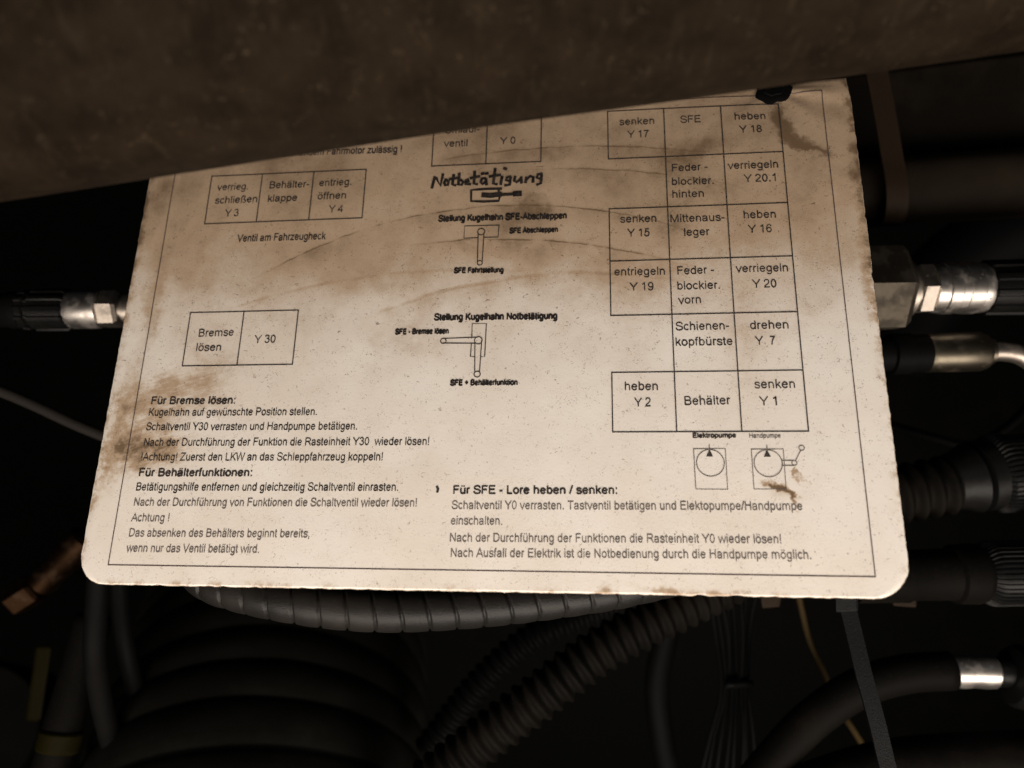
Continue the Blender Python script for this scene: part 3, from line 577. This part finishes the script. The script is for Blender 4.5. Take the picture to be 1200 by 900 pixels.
hd = empty('corrugated_hose_connector', at(1100,675,d), 'smooth black coupling with a knurled cap beside the lower right corner of the sheet', 'hose connector', 'black knurled hose connectors')
link('coupler', lathe('coupler', at(1000,676,d), at(1152,672,d), [(0, 30 * px), (.4, 31 * px), (.42, 29 * px), (.75, 30 * px), (.77, 34 * px), (.93, 35 * px), (.97, 33 * px), (1, 28 * px)], 56), M['dusty'], hd)
link('knurled_cap', lathe('knurled_cap', at(1149,672,d), at(1330,668,d), [(0, 29 * px), (.03, 34 * px), (.06, 36 * px), (1, 36 * px)], 240, 0, False, ribmod(40, .05)), M['plastic'], hd)
link('bracket_lug', box('bracket_lug', [at(1046,710,d), at(1074,712,d), at(1074,690,d), at(1046,690,d), at(1046,710,d + .01), at(1074,712,d + .01), at(1074,690,d + .01), at(1046,690,d + .01)], .001), M['band'], hd)

# ---------------------------------------------------------------- left side
d = .405; px = d / 918
he = empty('hose_coupling', at(80,362,d), 'bright crimped steel coupling on a ribbed black hose, left of the sheet', 'coupling')
A = lambda x: at(x, 362.5 + (110 - x) * .01, d)
link('hose', lathe('hose', A(-140), A(28), [(0, 20 * px), (.9, 20 * px), (.92, 22 * px), (1, 22 * px)], 40), M['rubber'], he)
link('ribbed_sleeve', lathe('ribbed_sleeve', A(26), A(84), [(0, 17 * px), (.03, 21 * px), (.18, 22 * px), (.2, 19 * px), (.27, 19 * px), (.3, 23 * px), (.95, 23 * px), (1, 20 * px)], 120, .3, False, ribmod(12, .08)), M['plastic'], he)
link('ferrule', lathe('ferrule', A(80), A(121), [(0, 17 * px), (.04, 21 * px), (.2, 22.5 * px), (.8, 22.5 * px), (.97, 22 * px), (1, 20 * px)], 56), M['ferrule'], he)
link('hex_nut', lathe('hex_nut', A(119), A(143), [(0, 19 * px), (.12, 22.5 * px), (.85, 22.5 * px), (1, 19 * px)], 6, .35, True), M['steel'], he)
link('nipple', lathe('nipple', A(142), A(185), [(0, 14 * px), (.15, 14 * px), (.16, 19 * px), (1, 19 * px)], 40), M['steel'], he)
tag(link('cable', sweep('cable', [V((-0.30196, 0.42000, 0.00549)), V((-0.27451, 0.42000, -0.00366)), V((-0.25392, 0.42000, -0.01235)), V((-0.23333, 0.42000, -0.02196)), V((-0.20588, 0.42000, -0.03294))], .0030, .006, 16), M['cable']), 'thin grey cable sloping down behind the left edge of the sheet', 'cable')
# coppery screw fitting
hf = empty('brass_fitting', V((-0.28159, 0.47000, -0.11264)), 'blurred coppery brass fitting below the left coupling', 'fitting')
link('body', lathe('body', V((-0.28415, 0.47000, -0.12185)), V((-0.25394, 0.47000, -0.09113)), [(0, .006), (.05, .0085), (.5, .0085), (.55, .0095), (.95, .0095), (1, .007)], 32), M['copper'], hf)
link('nut', lathe('nut', V((-0.30002, 0.47000, -0.13107)), V((-0.28466, 0.47000, -0.12134)), [(0, .008), (.1, .0098), (.9, .0098), (1, .008)], 6, .3, True), M['copper'], hf)
tag(link('yellow_tag', box('yellow_tag', [V((-0.32288, 0.52000, -0.22375)), V((-0.31268, 0.52000, -0.22375)), V((-0.30532, 0.52000, -0.17390)), V((-0.31608, 0.52000, -0.17390)), V((-0.32908, 0.53000, -0.22805)), V((-0.31869, 0.53000, -0.22805)), V((-0.31119, 0.53000, -0.17724)), V((-0.32216, 0.53000, -0.17724))], .002), M['yellow']), 'dull yellow plastic tag hanging in the dark at the lower left', 'tag')
# hoses hanging under the left corner
for pts, r, m, lab in (
    ([V((-0.21002, 0.40000, -0.08279)), V((-0.21176, 0.40000, -0.10893)), V((-0.21307, 0.40000, -0.13508)), V((-0.21572, 0.41000, -0.16168)), V((-0.21595, 0.42000, -0.18758)), V((-0.21569, 0.44000, -0.23486))], .0056, 'rubber', 'black hose hanging straight down below the left corner of the sheet'),
    ([V((-0.21547, 0.43000, -0.08900)), V((-0.21547, 0.43000, -0.11710)), V((-0.21219, 0.43000, -0.14521)), V((-0.21089, 0.44000, -0.17255)), V((-0.21046, 0.46000, -0.21547))], .0050, 'rubber', 'thin black hose hanging close beside the ribbed bellows'),):
    tag(link('hose', sweep('hose', pts, r, .006, 20), M[m]), lab, 'hose', 'hoses hanging below the sheet')
hh = empty('hose', V((-0.24248, 0.42000, -0.18301)), 'dusty black hose with a yellowish band in the lower left corner', 'hose')
hh['group'] = 'hoses hanging below the sheet'
hp_ = [V((-0.23390, 0.44000, -0.12941)), V((-0.23795, 0.43000, -0.15926)), V((-0.24065, 0.42000, -0.18301)), V((-0.24475, 0.41000, -0.21438))]
link('hose_wall', sweep('hose_wall', hp_, .0098, .006, 28), M['dusty'], hh)
link('yellow_band', lathe('yellow_band', V((-0.24002, 0.41850, -0.18509)), V((-0.24153, 0.41600, -0.19486)), [(0, .0102), (.1, .0110), (.9, .0110), (1, .0102)], 32), M['yellow'], hh)
tag(link('round_housing', lathe('round_housing', V((-0.41830, 0.60000, -0.26797)), V((-0.44227, 0.70000, -0.31264)), [(0, .05), (.1, .055), (.9, .055), (1, .05)], 40), M['wall']), 'dark round housing deep behind the yellow tag', 'housing')

# ---------------------------------------------------------------- below the sheet
# big ribbed bellows
def bell(s, t):
    x = (s % .021) / .021; return .104 - .0034 * (1 - abs(math.sin(math.pi * x)) ** .55) + .0006 * noise.noise(V((s * 60, math.cos(t) * 3, math.sin(t) * 3)))
tag(link('bellows_hose', sweep('bellows_hose', [V((-0.18824, 0.72000, -0.05490)), V((-0.17222, 0.62000, -0.16209)), V((-0.15833, 0.51000, -0.22778)), V((-0.14755, 0.43000, -0.29510)), V((-0.12941, 0.36000, -0.41176))], bell, .0014, 110, up=(0, 1, 0)), M['bellows']), 'very wide black bellows hose with round ribs, lower left', 'hose')
# cable with spiral wrap
hs = empty('spiral_wrapped_cable', V((-0.05474, 0.33500, -0.09634)), 'cable bundle in grey spiral wrap sagging just below the sheet', 'cable')
sp_ = [V((-0.16748, 0.37500, -0.06536)), V((-0.14076, 0.35500, -0.08585)), V((-0.11951, 0.34500, -0.09095)), V((-0.09573, 0.33800, -0.09352)), V((-0.07298, 0.33500, -0.09561)), V((-0.04853, 0.33500, -0.09670)), V((-0.01208, 0.33600, -0.09480)), V((0.02481, 0.34000, -0.09148)), V((0.05088, 0.34600, -0.08895)), V((0.08627, 0.36000, -0.08392)), V((0.11590, 0.38000, -0.07451))]
link('cable_core', sweep('cable_core', sp_, .0078, .006, 24), M['rubber'], hs)
PT = .0113
def wrap(s, t):
    x = ((s + PT * t / (2 * math.pi) * .55 * (1 if t < math.pi else 1)) / PT) % 1.0
    x = ((s / PT) + .28 * math.cos(t + 1.2)) % 1.0
    g = min(x, 1 - x); return .0080 if g < .055 else .0093 - .0003 * (x - .5) ** 2 * 4 + .00012 * noise.noise(V((s * 200, t, 0)))
link('spiral_wrap', sweep('spiral_wrap', sp_, wrap, .00045, 40), M['wrap'], hs)
# corrugated conduits
def corr(r, a, p): return lambda s, t: r + a * math.sin(2 * math.pi * s / p)
tag(link('corrugated_conduit', sweep('corrugated_conduit', [V((-0.06536, 0.40000, -0.22222)), V((-0.02919, 0.40000, -0.19259)), V((0.01176, 0.40000, -0.16122)), V((0.04412, 0.40500, -0.13853)), V((0.07369, 0.41000, -0.12416)), V((0.11895, 0.42000, -0.10523))], corr(.0110, .0014, .0070), .0009, 30), M['dusty']), 'wider corrugated conduit rising diagonally to the right below the sheet', 'conduit', 'corrugated conduits')
tag(link('corrugated_conduit', sweep('corrugated_conduit', [V((-0.04902, 0.45000, -0.21078)), V((-0.01961, 0.45000, -0.17304)), V((0.00637, 0.45000, -0.14902)), V((0.02941, 0.45000, -0.13725)), V((0.08017, 0.46000, -0.12026))], corr(.0078, .0011, .0060), .0008, 28), M['rubber']), 'narrower corrugated conduit behind the wider diagonal one', 'conduit', 'corrugated conduits')
tag(link('hose', sweep('hose', [V((0.10893, 0.50000, -0.12527)), V((0.09913, 0.50000, -0.15795)), V((0.09259, 0.50000, -0.19063)), V((0.09532, 0.50000, -0.22331)), V((0.10349, 0.50000, -0.26688))], .0078, .006, 24), M['rubber']), 'faint black hose hanging right of the corrugated conduits', 'hose', 'hoses hanging below the sheet')
# bundle of thin wires
hw_ = empty('wire_bundle', V((0.13129, 0.46000, -0.16536)), 'bundle of thin dark wires hanging below the pump drawings', 'wire bundle')
for k in range(8):
    x0 = 842 + k * 6.5; j = random.uniform(-5, 5)
    pts = [V(V((0.12527, 0.46000, -0.10523))) + V(((x0 + j - 862) * .0008, random.uniform(-.006, .006), 0)), V(V((0.13129, 0.46000, -0.14532))) + V(((x0 - 866) * .00045, random.uniform(-.006, .006), 0)),
           V(V((0.13129, 0.46000, -0.17789))) + V(((x0 - 866) * .00035, random.uniform(-.004, .004), 0)), V(V((0.12928, 0.46000, -0.21046))) + V(((x0 - 866) * .0006 + j * .0002, random.uniform(-.006, .006), 0)), V(V((0.12627, 0.46000, -0.25556))) + V(((x0 - 866) * .0009, 0, 0))]
    link('wire', sweep('wire', pts, .0012, .006, 10), M['rubber_dark'], hw_)
link('cable_tie', sweep('cable_tie', [V((0.12391, 0.45500, -0.17496)), V((0.13977, 0.45500, -0.17397))], .0020, .004, 10), M['tie'], hw_)
# loose yellow wire
tag(link('wire', sweep('wire', [V((0.15817, 0.44000, -0.10545)), V((0.16200, 0.44000, -0.12366)), V((0.16680, 0.44000, -0.14283)), V((0.17351, 0.44000, -0.15817)), V((0.18614, 0.44500, -0.18420)), V((0.20545, 0.46000, -0.21146)), V((0.23007, 0.48000, -0.25098))], .0017, .004, 12), M['yellow_wire']), 'single dirty yellow wire left of the black cable tie', 'wire')
# connector bits under the right of the sheet
tag(link('clip', box('clip', [V((0.12767, 0.40000, -0.11460)), V((0.13682, 0.40000, -0.11373)), V((0.13769, 0.40000, -0.10632)), V((0.12636, 0.40000, -0.10458)), V((0.13086, 0.41000, -0.11746)), V((0.14024, 0.41000, -0.11657)), V((0.14113, 0.41000, -0.10898)), V((0.12952, 0.41000, -0.10719))], .001), M['band']), 'small brown clip peeking out under the sheet', 'clip')
# cable tie
ht = empty('cable_tie', V((0.16078, 0.36000, -0.12941)), 'long black cable tie dangling in front of the lower right hose', 'cable tie')
link('strap', ribbon('strap', [V((0.15379, 0.36200, -0.09858)), V((0.15686, 0.36000, -0.11373)), V((0.16022, 0.35700, -0.13222)), V((0.16466, 0.35400, -0.15232)), V((0.17004, 0.35000, -0.18110))], .0075, .0014, (1, 0, -.15)), M['tie'], ht)
link('head', box('head', [V((0.14739, 0.35700, -0.10422)), V((0.15789, 0.35700, -0.10383)), V((0.15789, 0.35700, -0.09489)), V((0.14739, 0.35700, -0.09489)), V((0.15110, 0.36600, -0.10685)), V((0.16187, 0.36600, -0.10645)), V((0.16187, 0.36600, -0.09728)), V((0.15110, 0.36600, -0.09728))], .001), M['tie'], ht)
# hose with ferrule, lower right
d = .41; px = d / 918
hk = empty('curved_hose', at(1010,810,d), 'thick black hose arching to a worn silver ferrule, lower right', 'hose')
link('hose_wall', sweep('hose_wall', [at(850,960,d), at(905,893,d), at(950,845,d), at(1005,807,d), at(1060,790,d), at(1114,786,d)], 22 * px, .005, 36), M['dusty'], hk)
link('ferrule', lathe('ferrule', at(1110,786,d), at(1166,787,d), [(0, 17 * px), (.04, 19 * px), (.3, 19.5 * px), (.55, 18.5 * px), (.75, 19.5 * px), (.95, 19 * px), (1, 16 * px)], 48), M['ferrule'], hk)
link('plug', lathe('plug', at(1165,787,d), at(1182,788,d), [(0, 14 * px), (.3, 17 * px), (1, 17 * px)], 40), M['plastic'], hk)
link('round_cap', lathe('round_cap', at(1180,790,d), at(1290,812,d), [(0, 18 * px), (.04, 32 * px), (.1, 36 * px), (.45, 37 * px), (.5, 30 * px), (1, 30 * px)], 48), M['plastic'], hk)
tag(link('thick_hose', sweep('thick_hose', [V((0.14379, 0.40000, -0.21133)), V((0.18301, 0.40000, -0.19826)), V((0.22222, 0.40000, -0.19303)), V((0.30501, 0.40000, -0.18954))], .0135, .006, 40), M['dusty']), 'thick dirty hose lying along the lower right edge of the picture', 'hose')
